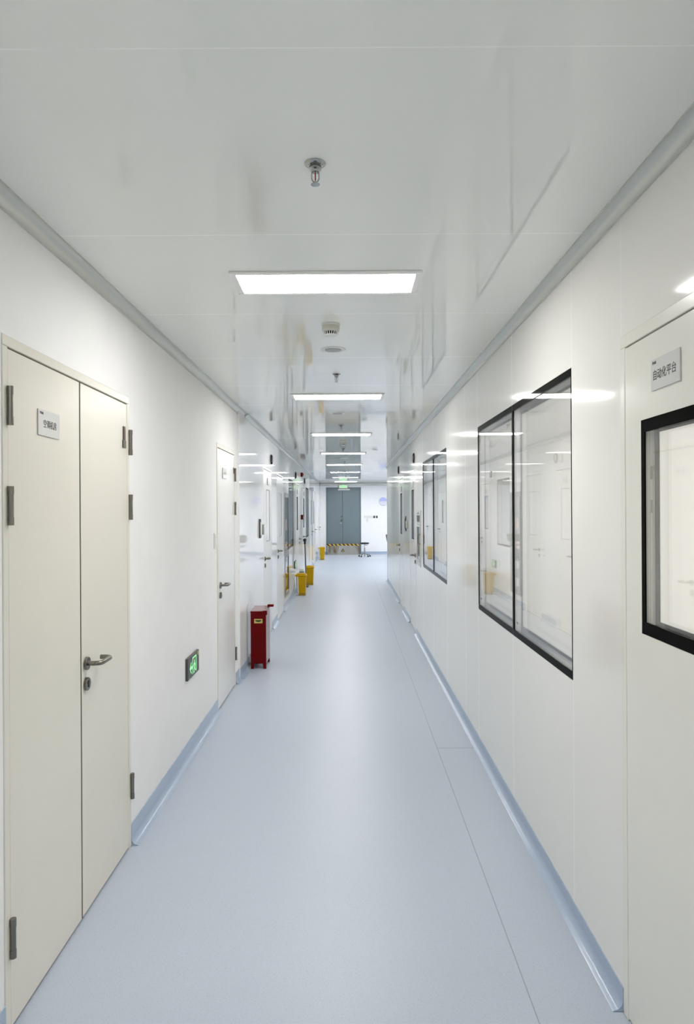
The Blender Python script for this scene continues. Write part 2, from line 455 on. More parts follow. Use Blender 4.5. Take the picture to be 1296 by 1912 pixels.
room('wall_room_3', XR+T+.002, 3.6, 7.94, 12.2, [], 'unlit side room behind the grey slit doors on the right')
room('wall_room_4', -3.2, XL-.062, 7.6, 10.75, [8.6, 9.9], 'lit side room behind the two bright slit doors on the left')
room('wall_room_5', -3.2, XL-.062, 11.56, 14.6, [], 'unlit side room behind the left window past the fire cabinet')
room('wall_room_6', -3.2, XL-.062, 14.62, 23.9, [], 'unlit side room behind the far left doors and window')

# ------------------------------------------------------------------ doors
def lever(parent, x, z, dirx, mat=None, drop=.083):
    mat = mat or M['steel']
    h = MB().lathe([(0, .0), (.0255, .0), (.0255, -.008), (.0235, -.010), (0, -.010)], (x, 0, z), 28, 'y').make('handle', mat, parent, smooth=True)
    pts = [(x, -.008, z)]; R = .022; L = .118; D = .058
    pts.append((x, -D+R, z))
    for i in range(1, 7):
        a = PI/2*i/6; pts.append((x + dirx*(R - R*math.cos(a)), -D+R - R*math.sin(a), z))
    pts.append((x + dirx*(L-R), -D, z))
    for i in range(1, 7):
        a = PI/2*i/6; pts.append((x + dirx*(L-R + R*math.sin(a)), -D + R - R*math.cos(a), z))
    pts.append((x + dirx*L, -.014, z))
    MB().tube(pts, .0092, 14).make('lever', mat, h, smooth=True)
    k = MB().lathe([(0, 0), (.0255, 0), (.0255, -.008), (.0235, -.010), (0, -.010)], (x, 0, z-drop), 28, 'y').make('lock_plate', mat, parent, smooth=True)
    MB().cyl((x, -.009, z-drop+.006), (x, -.0125, z-drop+.006), .0075, n=16).box(x-.0035, x+.0035, -.0122, -.009, z-drop-.012, z-drop+.004).make('lock_cylinder', M['darkmetal'], k)
def hinge(parent, x, z, r=.0095, h=.118):
    hh = MB().cyl((x, -.008, z-h/2+.02), (x, -.008, z+h/2-.02), r*.9, n=18).make('hinge', M['steel'], parent, smooth=True)
    MB().cyl((x, -.008, z+h/2-.0245), (x, -.008, z+h/2), r, n=18).cyl((x, -.008, z-h/2), (x, -.008, z-h/2+.0245), r, n=18).make('hinge_cap', M['steel'], hh, smooth=True)
def door(name, label, side, X, y0, y1, leaves, mat, fmat=None, lev=None, slit=None, hinges=(), sign=None, jamb=.035, head=.034, proud=None, cat='door'):
    """local x runs from 0 to w; on the left wall it grows with Y, on the right wall it falls with Y"""
    fmat = fmat or mat
    w = y1 - y0
    if proud is None: proud = .004 if (X == XP or name == 'door_10') else .0012
    if side == 'L': root = empty(name, (X + proud, y0, 0), LROT)
    else: root = empty(name, (X - proud, y1, 0), RROT)
    tag(root, label, cat, kind='structure')
    d = .058
    e = .0012
    mb = MB().box(e, w-e, 0, d, DH-head, DH-e).box(e, jamb, 0, d, .0, DH-head).box(w-jamb, w-e, 0, d, 0, DH-head)
    mb.make('door_frame', fmat, root, bevel=.003)
    g = .0055
    MB().box(jamb-.004, jamb+.02, .047, d, .0, DH-head).box(w-jamb-.02, w-jamb+.004, .047, d, 0, DH-head)\
        .box(jamb, w-jamb, .047, d, DH-head-.02, DH-head+.004).box(jamb, w-jamb, .012, d, .0005, .011).box(jamb, w-jamb, .012, .046, DH-head-.0055, DH-head-.0005).make('gasket', M['gasket'], root)  # rebate stops and black strips painting the shade in gaps around the leaf
    edges = [jamb] + list(leaves) + [w-jamb]
    top = DH-head-g
    for k in range(len(edges)-1):
        a, b = edges[k]+(.002 if k == 0 else .0055), edges[k+1]-(.002 if k == len(edges)-2 else .0055)
        mb = MB(); lf = None
        if slit and slit.get('leaf', 0) == k:
            s0, s1, z0, z1 = slit['rect']
            mb.box(a, s0, .0015, .046, .012, top).box(s1, b, .0015, .046, .012, top).box(s0, s1, .0015, .046, .012, z0).box(s0, s1, .0015, .046, z1, top)
            lf = mb.make('leaf', mat, root)
            bw, bx = slit.get('band', (.008, .006))
            fr = MB().ring(s0, s1, z0, z1, bw, .0005, .004, bx).ring(s0, s1, z0, z1, bw, .040, .0435, bx).make('window_frame', slit.get('fm', M['black']), lf)
            MB().box(s0+.001, s1-.001, .0045, .0085, z0+.001, z1-.001).make('outer_pane', slit.get('pane', M['glass']), fr)
            MB().box(s0+.001, s1-.001, .035, .039, z0+.001, z1-.001).make('inner_pane', M['glass'], fr)
        else:
            lf = mb.box(a, b, .0015, .046, .012, top).make('leaf', mat, root, bevel=.002)
        if len(edges) > 2 and k == 0:
            MB().box(b+.0003, b+.0105, .0035, .0465, .01, top).make('meeting_strip', M['gasket'], lf)  # black strip painting the shade between the two leaves
    if lev: lever(root, *lev)
    for hx, hz in hinges: hinge(root, hx, hz)
    return root

HZ = (1.89, 1.588, .285)
d1 = door('door_1', 'cream double steel door with a lever and an acrylic name sign, nearest on the left', 'L', XP, *L_DOORS['door_1'], [.588], M['cream'],
     lev=(.632, .978, 1, None, .080), hinges=[(.030, z) for z in HZ] + [(1.165, z) for z in HZ], jamb=.033)
tg = MB().box(1.083, 1.109, -.0035, .0015, 1.895, 1.957).make('brown_tag', M['brown'], d1); tg['label'] = 'dark brown tag'
tg = MB().box(1.076, 1.113, -.0045, .0015, 1.860, 1.894).make('grey_tag', M['olive'], d1); tg['label'] = 'small dark grey tag'
d2 = door('door_2', 'off-white single door with lever and three hinges past the exit sign', 'L', XP, *L_DOORS['door_2'], [], M['white_door'], fmat=M['cream'],
     lev=(.105, .975, 1, None, .08), hinges=[(.806, z) for z in HZ])
MB().box(.770, .784, -.003, .0015, 1.90, 1.955).make('brown_tag', M['brown'], d2)
SL = dict(band=(.012, .006))
door('door_3', 'white left door with narrow bright window beside the wall control panel', 'L', XL, *L_DOORS['door_3'], [], M['white_door'],
     lev=(.105, .985, 1), slit=dict(rect=(.29, .62, 1.18, 1.83), pane=M['frosted'], fm=M['greyline'], **SL))
door('door_4', 'white left door with narrow bright window next to the fire cabinet', 'L', XL, *L_DOORS['door_4'], [], M['white_door'],
     lev=(.12, .985, 1), slit=dict(rect=(.30, .66, 1.18, 1.83), pane=M['frosted'], fm=M['greyline'], **SL))
door('door_5', 'white left door with dark slit window just before the red alarm', 'L', XL, *L_DOORS['door_5'], [], M['white_door'],
     lev=(.91, .985, -1), slit=dict(rect=(.30, .62, 1.18, 1.83), **SL))
door('door_6', 'white left door with dark slit window just past the red alarm', 'L', XL, *L_DOORS['door_6'], [], M['white_door'],
     lev=(.10, .985, 1), slit=dict(rect=(.26, .60, 1.18, 1.83), **SL))
door('door_7', 'distant white left door with dark slit past the second left window', 'L', XL, *L_DOORS['door_7'], [], M['white_door'],
     lev=(.92, .985, -1), slit=dict(rect=(.62, .86, 1.18, 1.83), **SL))
door('door_8', 'distant white double door with slit window before the far bin', 'L', XL, *L_DOORS['door_8'], [.95], M['white_door'],
     lev=(1.07, .985, 1), slit=dict(rect=(.30, .58, 1.18, 1.83), **SL))
door('door_9', 'farthest white left door beside the end wall', 'L', XL, *L_DOORS['door_9'], [], M['white_door'], lev=(.90, .985, -1))
# right wall: local x = y1 - Y
d10 = door('door_10', 'putty coloured door with black framed window and name sign, nearest on the right', 'R', XR, *R_DOORS['door_10'], [], M['cream_near'], jamb=.037, head=.040,
     slit=dict(rect=(.151, .70, 1.208, 1.824), band=(.036, .024)), lev=None)
lever(d10, 1.128-.1, .985, -1)
door('door_11', 'light grey right door with slit window between pass box and card reader', 'R', XR, *R_DOORS['door_11'], [], M['door_r'],
     lev=(.79, .985, -1), slit=dict(rect=(.30, .60, 1.18, 1.83), **SL))
door('door_12', 'farthest grey right door with slit window', 'R', XR, *R_DOORS['door_12'], [], M['door_r'],
     lev=(.10, .985, 1), slit=dict(rect=(.28, .58, 1.18, 1.83), **SL))

# end wall double door
root = empty('door_13', (-.80, YEND, 0)); tag(root, 'tall blue-grey double door in the end wall', 'door', kind='structure')
w = 1.24
MB().box(.001, .04, -.012, .09, 0, 2.369).box(w-.04, w-.001, -.012, .09, 0, 2.369).box(.04, w-.04, -.012, .09, 2.33, 2.369).make('door_frame', M['greydoor'], root, bevel=.004)
MB().box(.044, .582, .0, .05, .008, 2.326).make('leaf', M['greydoor'], root, bevel=.003)
MB().box(.590, w-.044, .0, .05, .008, 2.326).make('leaf', M['greydoor'], root, bevel=.003)
MB().box(.03, w-.03, .052, .07, .0, 2.34).make('gasket', M['gasket'], root)  # black sheet behind the leaves, painting the shade in their gaps
lever(root, .545, 1.10, -1, M['chrome'], .10)
MB().lathe([(0, 0), (.03, 0), (.03, -.012), (.018, -.03), (0, -.032)], (.548, 0, 1.33), 20, 'y').make('upper_lock', M['chrome'], root, smooth=True)
MB().box(.525, .565, -.012, 0, 1.16, 1.24).make('lock_case', M['darkmetal'], root, bevel=.003)
MB().box(.43, .85, -.06, -.001, 2.265, 2.318).make('door_closer', M['plastic_w'], root, bevel=.006)

# ------------------------------------------------------------------ windows
def window(name, label, side, X, y0, y1, splits, z0=WZ0, z1=WZ1, blk=M['black']):
    w = y1-y0
    root = empty(name, (X, y0, 0), LROT) if side == 'L' else empty(name, (X, y1, 0), RROT)
    tag(root, label, 'window', kind='structure')
    e = .0015; D = .048
    edges = [e] + list(splits) + [w-e]
    for k in range(len(edges)-1):
        a, b = edges[k], edges[k+1]
        if k: a += .004
        if k < len(edges)-2: b -= .004
        fr = MB().ring(a, b, z0+e, z1-e, .030, -.001, .004, .0065).make('window_frame', blk, root)
        MB().ring(a+.002, b-.002, z0+.004, z1-.004, .004, .0092, .0388, .004).make('spacer', M['jamb'], fr)
        MB().ring(a, b, z0+e, z1-e, .036, .043, D, .006).make('rear_spacer', M['jamb'], fr)
        MB().ring(a+.006, b-.006, z0+e+.036, z1-e-.036, .012, .0432, D, .004).make('rear_border', blk, fr)
        MB().box(a+.001, b-.001, .004, .009, z0+.003, z1-.003).make('outer_pane', M['glass'], fr)
        MB().box(a+.001, b-.001, .039, .043, z0+.003, z1-.003).make('inner_pane', M['glass'], fr)
        if side == 'R' and name == 'window_1':
            xm = b-.09 if k == 0 else b-.09
            text_part('glass_mark', 'CCC', .016, (a+.07, .0036, z0+.075), M['ink'], fr, ext=.0003)
    for q in splits:
        MB().box(q-.004, q+.004, .0, D, z0+e, z1-e).make('mullion', M['greyline'], root)
    return root
window('window_1', 'large two-pane black bordered window nearest on the right wall', 'R', XR, *R_WINS['window_1'], [.942])
window('window_2', 'second two-pane window on the right wall, before the pass box', 'R', XR, *R_WINS['window_2'], [.94])
window('window_3', 'dark reflecting window on the left just past the fire cabinet', 'L', XL, *L_WINS['window_3'], [])
window('window_4', 'far dark reflecting window on the left past the red alarm', 'L', XL, *L_WINS['window_4'], [])

# ------------------------------------------------------------------ ceiling fittings
CX = -.086
G = 'LED panel lights along the corridor ceiling'
def lamp_panel(x, y, mat, label, group):
    r = empty('ceiling_light', (x, y, CEIL))
    tag(r, label, 'ceiling light', group)
    hw, hd, t = .385, .1365, .010
    o = MB()
    o.box(-hw, hw, -hd, -hd+.022, -t, -.0003).box(-hw, hw, hd-.022, hd, -t, -.0003).box(-hw, -hw+.026, -hd+.022, hd-.022, -t, -.0003).box(hw-.026, hw, -hd+.022, hd-.022, -t, -.0003)
    o.make('frame', M['frame_w'], r, bevel=.0025)
    MB().box(-hw+.0265, hw-.0265, -hd+.0225, hd-.0225, -t+.002, -.001).make('diffuser', mat, r)
    return r
lab = ['white LED panel light nearest the camera, its whole frame visible', 'LED panel light second from the camera, past the round speaker',
       'LED panel light third from the camera', 'LED panel light fourth from the camera, past the dark smoke detector', 'LED panel light fifth from the camera',
       'LED panel light sixth from the camera', 'LED panel light seventh from the camera', 'farthest LED panel light, just before the end wall and exit sign']
L0 = lamp_panel(CX, 2.8395, M['lamp'], lab[0], G)
for k in range(1, 8): dup(L0, (CX, 2.8395+2.85*k, CEIL), lab[k])
dup(L0, (CX, -.05, CEIL), 'LED panel light overhead, just behind the camera')
dup(L0, (CX, -2.90, CEIL), 'LED panel light farther behind the camera')
C0 = lamp_panel(1.66, 22.55, M['lamp_cool'], 'LED panel light peeking past the right wall corner', 'LED panel lights in the side lobby')
for (x, y) in ((1.66, 19.8), (1.66, 17.0), (3.4, 22.55), (3.4, 19.8), (3.4, 17.0)):  # unseen lobby lamps, added to brighten the end wall
    dup(C0, (x, y, CEIL), 'LED panel light in the side lobby hidden behind the right wall')

def sprinkler():
    r = empty('fire_sprinkler', (CX, 1.8666, CEIL)); tag(r, 'chrome pendent fire sprinkler with red bulb nearest the camera', 'sprinkler', 'pendent sprinklers along the ceiling')
    MB().lathe([(.0125, -.0005), (.0295, -.0005), (.0295, -.0025), (.0275, -.004), (.020, -.0065), (.0175, -.004), (.0125, -.004)], n=36).make('escutcheon', M['chrome'], r, smooth=True)
    MB().lathe([(0, -.001), (.0115, -.001), (.0165, -.009), (.017, -.017), (.0125, -.0185), (.0105, -.020), (.0105, -.025), (.0075, -.0265), (0, -.0265)], n=24).make('body', M['chrome'], r, smooth=True)
    fr = MB()
    for s in (-1, 1):
        fr.tube([(s*.0085, 0, -.023), (s*.0098, 0, -.030), (s*.0098, 0, -.041), (s*.008, 0, -.047), (s*.0025, 0, -.053)], .0021, 8)
    fr.lathe([(0, -.050), (.0032, -.050), (.004, -.056), (0, -.057)], n=14)
    fr.make('frame_arms', M['chrome'], r, smooth=True)
    MB().lathe([(0, -.0262), (.0014, -.0268), (.0019, -.030), (.0019, -.044), (.0012, -.0485), (0, -.0505)], n=12).make('bulb', M['bulb'], r, smooth=True)
    df = MB(); df.lathe([(0, -.0565), (.004, -.0565), (.0125, -.0575), (.0125, -.0587), (0, -.0587)], n=28)
    df.make('deflector', M['chrome'], r, smooth=True)
    return r
S0 = sprinkler()
for k, lb in enumerate(['pendent sprinkler between the round speaker and the second panel light', 'pendent sprinkler before the third panel light', 'pendent sprinkler before the fourth panel light',
      'pendent sprinkler before the fifth panel light', 'pendent sprinkler before the sixth panel light', 'pendent sprinkler before the seventh panel light'], 1):
    dup(S0, (CX+.004+.002*k, 1.8666+2.89*k, CEIL), lb)

def smoke():
    r = empty('smoke_detector', (CX, 3.482, CEIL)); tag(r, 'white round smoke detector with dark slots past the nearest panel light', 'smoke detector', 'smoke detectors on the ceiling')
    MB().lathe([(0, -.0004), (.047, -.0004), (.047, -.010), (.045, -.012), (0, -.012)], n=40).make('base', M['plastic_w'], r, smooth=True)
    MB().lathe([(0, -.0121), (.0445, -.0121), (.0445, -.034), (.038, -.0405), (0, -.0405)], n=40).make('housing', M['ivory'], r, smooth=True)
    MB().lathe([(0, -.0406), (.031, -.0406), (.0285, -.0555), (0, -.0555)], n=32).make('sensor_chamber', M['gasket'], r, smooth=True)
    mb = MB()
    for i in range(18):
        a = 2*PI*i/18; c, s = math.cos(a), math.sin(a)
        p0 = Vector((.0365*c, .0365*s, -.040)); p1 = Vector((.0305*c, .0305*s, -.057))
        mb.cyl(p0, p1, .0022, n=8)
    mb.lathe([(0, -.0556), (.0325, -.0556), (.0315, -.060), (.012, -.063), (0, -.063)], n=32)
    mb.make('cage', M['plastic_w'], r, smooth=True)
    return r
K0 = smoke()
dup(K0, (CX+.02, 9.40, CEIL), 'smoke detector dark against the end door reflection, past the third panel light')
dup(K0, (CX+.01, 15.95, CEIL), 'small far smoke detector past the fifth panel light')
def speaker():
    r = empty('ceiling_speaker', (CX, 4.03, CEIL)); tag(r, 'flat round white ceiling speaker past the smoke detector', 'speaker', 'round speakers on the ceiling')
    MB().lathe([(.050, -.0003), (.073, -.0003), (.073, -.003), (.068, -.006), (.054, -.006), (.050, -.004)], n=48).make('rim', M['plastic_w'], r, smooth=True)
    mb = MB(); mb.lathe([(0, -.0005), (.0505, -.0005), (.0505, -.004), (0, -.005)], n=40)
    for q in range(1, 6): mb.lathe([(.009*q-.0012, -.0042), (.009*q+.0012, -.0042), (.009*q+.0012, -.0062), (.009*q-.0012, -.0062)], n=36)
    mb.make('grille', M['plastic_g'], r, smooth=True)
    return r
P0 = speaker()
dup(P0, (CX-.02, 6.68, CEIL), 'round ceiling speaker past the second panel light')
dup(P0, (CX+.01, 12.5, CEIL), 'far round ceiling speaker past the fourth panel light')

# ------------------------------------------------------------------ wall fittings
def on_wall(name, side, y, z, label, cat, group=None, X=None, off=-0.0008):
    if side == 'L': o = empty(name, ((XL if X is None else X) + off, y, z), LROT)
    elif side == 'R': o = empty(name, ((XR if X is None else X) - off, y, z), RROT)
    else: o = empty(name, (y, YEND - off, z), 0)
    return tag(o, label, cat, group)
# name signs on doors
s = on_wall('name_sign', 'L', 2.3385, 1.868, 'clear acrylic sign with black Chinese lettering on the cream double door', 'sign', 'name signs on doors', X=XP+.004)
MB().box(-.083, .083, -.004, .0, -.0435, .0435).make('plate', M['acrylic'], s, bevel=.0012)
text_part('lettering', '空调机房', .029, (.004, -.0043, -.004), M['ink'], s, ext=.0002, bold=.0002, sx=.9)
text_part('logo', 'PHAB', .0125, (-.060, -.0043, .0315), M['ink'], s, ext=.0002, bold=.0002, sx=.85)
s = on_wall('name_sign', 'R', 1.820, 1.9375, 'white plate with black Chinese lettering on the putty door above its window', 'sign', 'name signs on doors', X=XR-.004)
MB().box(-.082, .082, -.004, 0, -.0425, .0425).make('plate', M['acrylic'], s, bevel=.0012)
text_part('lettering', '自动化平台', .0305, (-.002, -.0043, -.004), M['ink'], s, ext=.0002, bold=.0002, sx=.9)
text_part('logo', 'PHAB', .0115, (-.0605, -.0043, .032), M['ink'], s, ext=.0002, bold=.0002, sx=.8)
def plate(side, y, z, X, label):
    s = on_wall('name_sign', side, y, z, label, 'sign', 'name signs on doors', X=X)
    MB().box(-.08, .08, -.006, 0, -.0425, .0425).make('plate', M['acrylic'], s, bevel=.001)
    MB().box(-.045, .045, -.0066, -.0058, -.010, .012).make('lettering', M['grey_ink'], s)
plate('L', 5.64, 1.876, XP+.004, 'pale acrylic sign on the off-white door past the exit sign')
plate('L', 8.60, 1.93, XL+.004, 'pale sign above the bright slit window beside the control panel')
plate('L', 13.55, 1.93, XL+.004, 'small far sign on the left door before the red alarm')
plate('L', 15.45, 1.93, XL+.004, 'small far sign on the left door past the red alarm')
plate('R', 9.05, 1.90, XR-.004, 'pale sign on the grey right door past the pass box')
plate('R', 11.03, 1.90, XR-.004, 'pale sign on the farthest grey right door')

def runner(mb, x, z, h, y0, y1, flip=1):
    k = h
    P = lambda a, b: (x + flip*a*k, z + b*k)
    hx, hz = P(-.05, .86); mb.disc(hx, hz, .085*k, y0, y1, 14)
    mb.line([P(.0, .72), P(.06, .42)], .17*k, y0, y1)
    mb.line([P(-.02, .70), P(-.22, .62), P(-.32, .48)], .075*k, y0, y1)
    mb.line([P(.02, .68), P(.22, .60), P(.27, .44)], .075*k, y0, y1)
    mb.line([P(.05, .42), P(-.16, .30), P(-.16, .05), P(-.26, .05)], .095*k, y0, y1)
    mb.line([P(.07, .42), P(.15, .20), P(.36, .10)], .095*k, y0, y1)
def exit_sign(y, z, X, label):
    r = on_wall('exit_sign', 'L', y, z, label, 'exit sign', 'low exit signs on the left wall', X=X)
    MB().box(-.16, .16, -.018, 0, -.071, .071).make('case', M['plastic_d'], r, bevel=.006)
    mb = MB().box(-.125, -.045, -.0186, -.0178, -.045, .04).box(-.047, .075, -.0186, -.0178, -.058, .06)
    mb.make('face', M['green_dim'], r)
    a = MB().prism([(-.118, -.004), (-.082, .030), (-.068, .030), (-.096, .006), (-.040, .006), (-.040, -.014), (-.096, -.014), (-.068, -.038), (-.082, -.038)], -.0196, -.0187)
    a.make('arrow', M['green'], r)
    b = MB(); b.box(-.040, -.031, -.0196, -.0187, -.052, .054).box(.060, .069, -.0196, -.0187, -.052, .054).box(-.031, .060, -.0196, -.0187, .045, .054)
    b.make('doorway_symbol', M['green'], r)
    c = MB(); runner(c, .014, -.050, .088, -.0200, -.0187); c.make('runner_symbol', M['green'], r)
    MB().box(.112, .142, -.0188, -.0178, .040, .062).make('sticker', M['yellow_lab'], r)
    MB().cyl((-.128, -.0178, -.058), (-.128, -.0192, -.058), .004, n=10).make('indicator', M['plastic_g'], r)
    return r
exit_sign(4.442, .568, XP, 'glowing green exit sign low on the white wall between the two near doors')
exit_sign(12.80, .55, XL, 'small far green exit sign low on the left panels above the yellow bin')

# exit sign above the end door
r = on_wall('exit_sign', 'E', -.185, 2.40, 'glowing green and white exit sign above the blue-grey end door', 'exit sign')
r.location.y = YEND - .055
MB().box(-.16, .16, -.03, 0, -.075, .075).make('case', M['plastic_g'], r, bevel=.004)
MB().box(-.145, .145, -.0312, -.0295, -.06, .045).make('face', M['sign_white'], r)
c = MB().box(-.05, .05, -.0325, -.0312, -.058, .052); c.make('green_panel', M['green'], r)
c = MB(); runner(c, .0, -.05, .088, -.0338, -.0326); c.make('runner_symbol', M['sign_white'], r)
MB().prism([(-.135, -.008), (-.105, .02), (-.105, .004), (-.065, .004), (-.065, -.02), (-.105, -.02), (-.105, -.036)], -.0325, -.0312).make('arrow', M['green'], r)
MB().prism([(.135, -.008), (.105, -.036), (.105, -.02), (.065, -.02), (.065, .004), (.105, .004), (.105, .02)], -.0325, -.0312).make('arrow', M['green'], r)

# light switch beside door 2
r = on_wall('light_switch', 'L', 5.245, 1.338, 'white light switch plate beside the off-white door frame', 'switch', X=XP)
MB().box(-.043, .043, -.010, 0, -.06, .06).make('plate', M['plastic_w'], r, bevel=.003)
MB().box(-.028, .028, -.0135, -.0095, -.042, .042).make('rocker', M['plastic_w'], r, bevel=.002)

# access control panel + reader (left) and (right)
def access(side, y, z, label, fm='plastic_w'):
    r = on_wall('access_panel', side, y, z, label, 'access control panel', 'door access panels')
    MB().box(-.05, .05, -.014, 0, -.11, .11).make('housing', M['plastic_d'], r, bevel=.006)
    MB().box(-.046, .046, -.022, -.0135, -.074, .074).make('face', M[fm], r, bevel=.003)
    return r
def reader(side, y, z, label):
    r = on_wall('card_reader', side, y, z, label, 'card reader', 'door card readers')
    MB().box(-.043, .043, -.030, 0, -.058, .058).make('housing', M['plastic_g'], r, bevel=.005)
    MB().box(-.03, .03, -.0325, -.0295, -.045, .045).make('face', M['plastic_w'], r, bevel=.002)
    MB().cyl((.0, -.0322, .03), (.0, -.034, .03), .006, n=12).make('led', M['led'], r)
    return r
access('L', 7.78, 1.362, 'dark framed access panel on the left panels before the first bright slit door')
reader('L', 7.955, 1.345, 'grey card reader beside the left access panel')
access('R', 10.14, 1.36, 'dark access panel on the right wall between the two slit doors', 'plastic_d')
reader('R', 9.80, 1.355, 'small reader with green light on the right wall')

# pressure gauges
def gauge(side, y, z, label):
    r = on_wall('pressure_gauge', side, y, z, label, 'pressure gauge', 'round pressure gauges above doors')
    MB().lathe([(0, 0), (.066, 0), (.066, -.006), (.058, -.020), (.050, -.020), (.050, -.012), (0, -.012)], n=40, axis='y').make('bezel', M['black_case'], r, smooth=True)
    MB().lathe([(0, -.0121), (.0495, -.0121), (.0495, -.0135), (0, -.0135)], n=36, axis='y').make('dial', M['plastic_w'], r, smooth=True)
    MB().line([(0, -.02), (.02, .028)], .003, -.0155, -.0137).make('needle', M['ink'], r)
    return r
gauge('L', 8.95, 2.235, 'round dark rimmed gauge above the first bright slit door on the left')
gauge('L', 13.04, 2.235, 'round gauge above the left door just before the red alarm')
gauge('L', 15.70, 2.235, 'round gauge above the left door just past the red alarm')
gauge('R', 8.82, 2.235, 'round dark rimmed gauge above the grey right door past the pass box')
gauge('R', 11.50, 2.235, 'farthest round gauge on the right wall')

# alarm siren and call point between doors 5 and 6
r = on_wall('alarm_siren', 'L', 14.5, 2.32, 'dark red fire alarm siren high on the left panels', 'fire alarm')
MB().box(-.045, .045, -.05, 0, -.045, .045).make('case', M['maroon'], r, bevel=.008)
MB().box(-.03, .03, -.065, -.0495, -.02, .03).make('strobe', M['bulb'], r, bevel=.006)
r = on_wall('call_point', 'L', 14.5, 1.42, 'dark red manual call point between two slit doors on the left', 'fire alarm')
MB().box(-.045, .045, -.055, 0, -.05, .05).make('case', M['maroon'], r, bevel=.006)
MB().box(-.03, .03, -.058, -.0545, -.03, .02).make('press_plate', M['plastic_w'], r, bevel=.002)
MB().tube([(.0, -.03, -.05), (.01, -.03, -.10), (-.005, -.025, -.16), (-.02, -.02, -.24)], .006, 8).make('cord', M['plastic_g'], r, smooth=True)

# fire hose cabinet
root = empty('fire_cabinet', (XL, CABY[0], 0), LROT); tag(root, 'built-in steel fire hose cabinet with two glass doors on the left wall', 'fire cabinet')
w = CABY[1]-CABY[0]; z0, z1 = CABZ; e = .0012; zs = .86
MB().ring(e, w-e, z0+e, z1-e, .05, -.004, .055, .045).box(.045, w-.045, -.004, .055, zs-.03, zs+.03).make('body', M['steel'], root, bevel=.003)
MB().box(e, w-e, .40, .41, z0+e, z1-e).box(e, .012, .056, .40, z0+e, z1-e).box(w-.012, w-e, .056, .40, z0+e, z1-e).box(.012, w-.012, .056, .40, z1-.012, z1-e).box(.012, w-.012, .056, .40, z0+e, z0+.012).make('liner', M['teal'], root)
for nm, a, b, notes in (('upper_door', zs+.032, z1-.052, ((.20, .50, 1.24, 1.42), (.15, .58, .93, 1.05))), ('lower_door', z0+.052, zs-.032, ((.2, .5, .60, .72), (.2, .5, .32, .45)))):
    dr = MB().ring(.047, w-.047, a, b, .022, -.006, .012, .022).make(nm, M['steel'], root, bevel=.002)
    MB().box(.066, w-.066, .001, .006, a+.020, b-.020).make('pane', M['glass'], dr)
    for k, (x0, x1, c, d) in enumerate(notes):
        MB().box(x0, x1, .0061, .0075, c, d).make('notice', M['pink'] if nm == 'upper_door' else M['plastic_w'], dr)
# a coiled hose inside
r = empty('fire_hose', (XL-.24, CABY[0]+.37, 1.35), LROT); tag(r, 'red coiled fire hose behind the upper glass of the steel fire cabinet', 'hose')
mb = MB(); pts = []
for i in range(120):
    a = 2*PI*i/20; q = .06 + .16*i/120
    pts.append((q*math.cos(a), -.02, q*math.sin(a)))
mb.tube(pts, .018, 8); mb.make('hose_coil', M['red'], r, smooth=True)
MB().cyl((0, -.06, 0), (0, .159, 0), .03, n=16).make('hub', M['steel'], r)

# pass box on the right wall
root = empty('pass_box', (XR, PBY[1], 0), RROT); tag(root, 'stainless pass-through box with glass door and pull handle on the right wall', 'pass box')
w = PBY[1]-PBY[0]; z0, z1 = PBZ
MB().ring(e, w-e, z0+e, z1-e, .045, -.005, .048, .05).box(.05, w-.05, -.005, .048, 1.39, z1-.045).make('body', M['alu'], root, bevel=.002)
dr = MB().ring(.052, w-.052, z0+.048, 1.388, .030, -.009, .012, .025).make('door', M['alu'], root, bevel=.002)
MB().box(.075, w-.075, -.002, .004, z0+.075, 1.36).make('pane', M['glass'], dr)
MB().tube([(w-.028, -.0045, 1.275), (w-.028, -.026, 1.275), (w-.028, -.034, 1.267), (w-.028, -.034, 1.168), (w-.028, -.026, 1.16), (w-.028, -.0045, 1.16)], .005, 10).make('handle', M['steel'], root, smooth=True)
MB().box(e, w-e, .45, .46, z0+e, z1-e).box(e, .012, .052, .45, z0+e, z1-e).box(w-.012, w-e, .052, .45, z0+e, z1-e).box(.012, w-.012, .052, .45, z0+e, z0+.012).box(.012, w-.012, .052, .45, z1-.012, z1-e).make('chamber', M['teal'], root)
MB().box(.10, w-.10, -.009, -.0048, 1.42, 1.50).make('control_panel', M['plastic_d'], root, bevel=.002)
MB().cyl((w/2, -.0045, 1.533), (w/2, -.018, 1.533), .016, n=20).make('indicator_lamp', M['plastic_w'], root, smooth=True)

# ------------------------------------------------------------------ end wall fittings
for k, (x, z, w_, h_, m, lb) in enumerate(((.572, 1.315, .062, .092, 'plastic_w', 'leftmost white plate of the row on the end wall'), (.655, 1.315, .078, .092, 'plastic_w', 'second white plate of the row, above the lone lower plate'),
        (.738, 1.315, .078, .092, 'plastic_w', 'third white plate of the row on the end wall'), (.824, 1.315, .078, .092, 'plastic_w', 'white plate next to the black plates'),
        (.907, 1.315, .066, .082, 'rubber', 'black plate beside the white switch plates'), (.998, 1.315, .062, .082, 'rubber', 'last black plate, nearest the right corner'),
        (.656, 1.195, .075, .12, 'plastic_w', 'lone white plate hanging below the row'))):
    r = on_wall('switch_plate', 'E', x, z, lb, 'switch plate', 'switch plates on the end wall')
    MB().box(-w_/2, w_/2, -.012, 0, -h_/2, h_/2).make('plate', M[m], r, bevel=.003)
    MB().box(-w_*.3, w_*.3, -.016, -.0115, -h_*.3, h_*.3).make('rocker', M['plastic_w'] if m == 'plastic_w' else M['plastic_d'], r, bevel=.002)
r = on_wall('wall_lamp', 'E', 1.225, 1.865, 'round white wall lamp with glowing lavender upper half on the end wall', 'wall lamp')
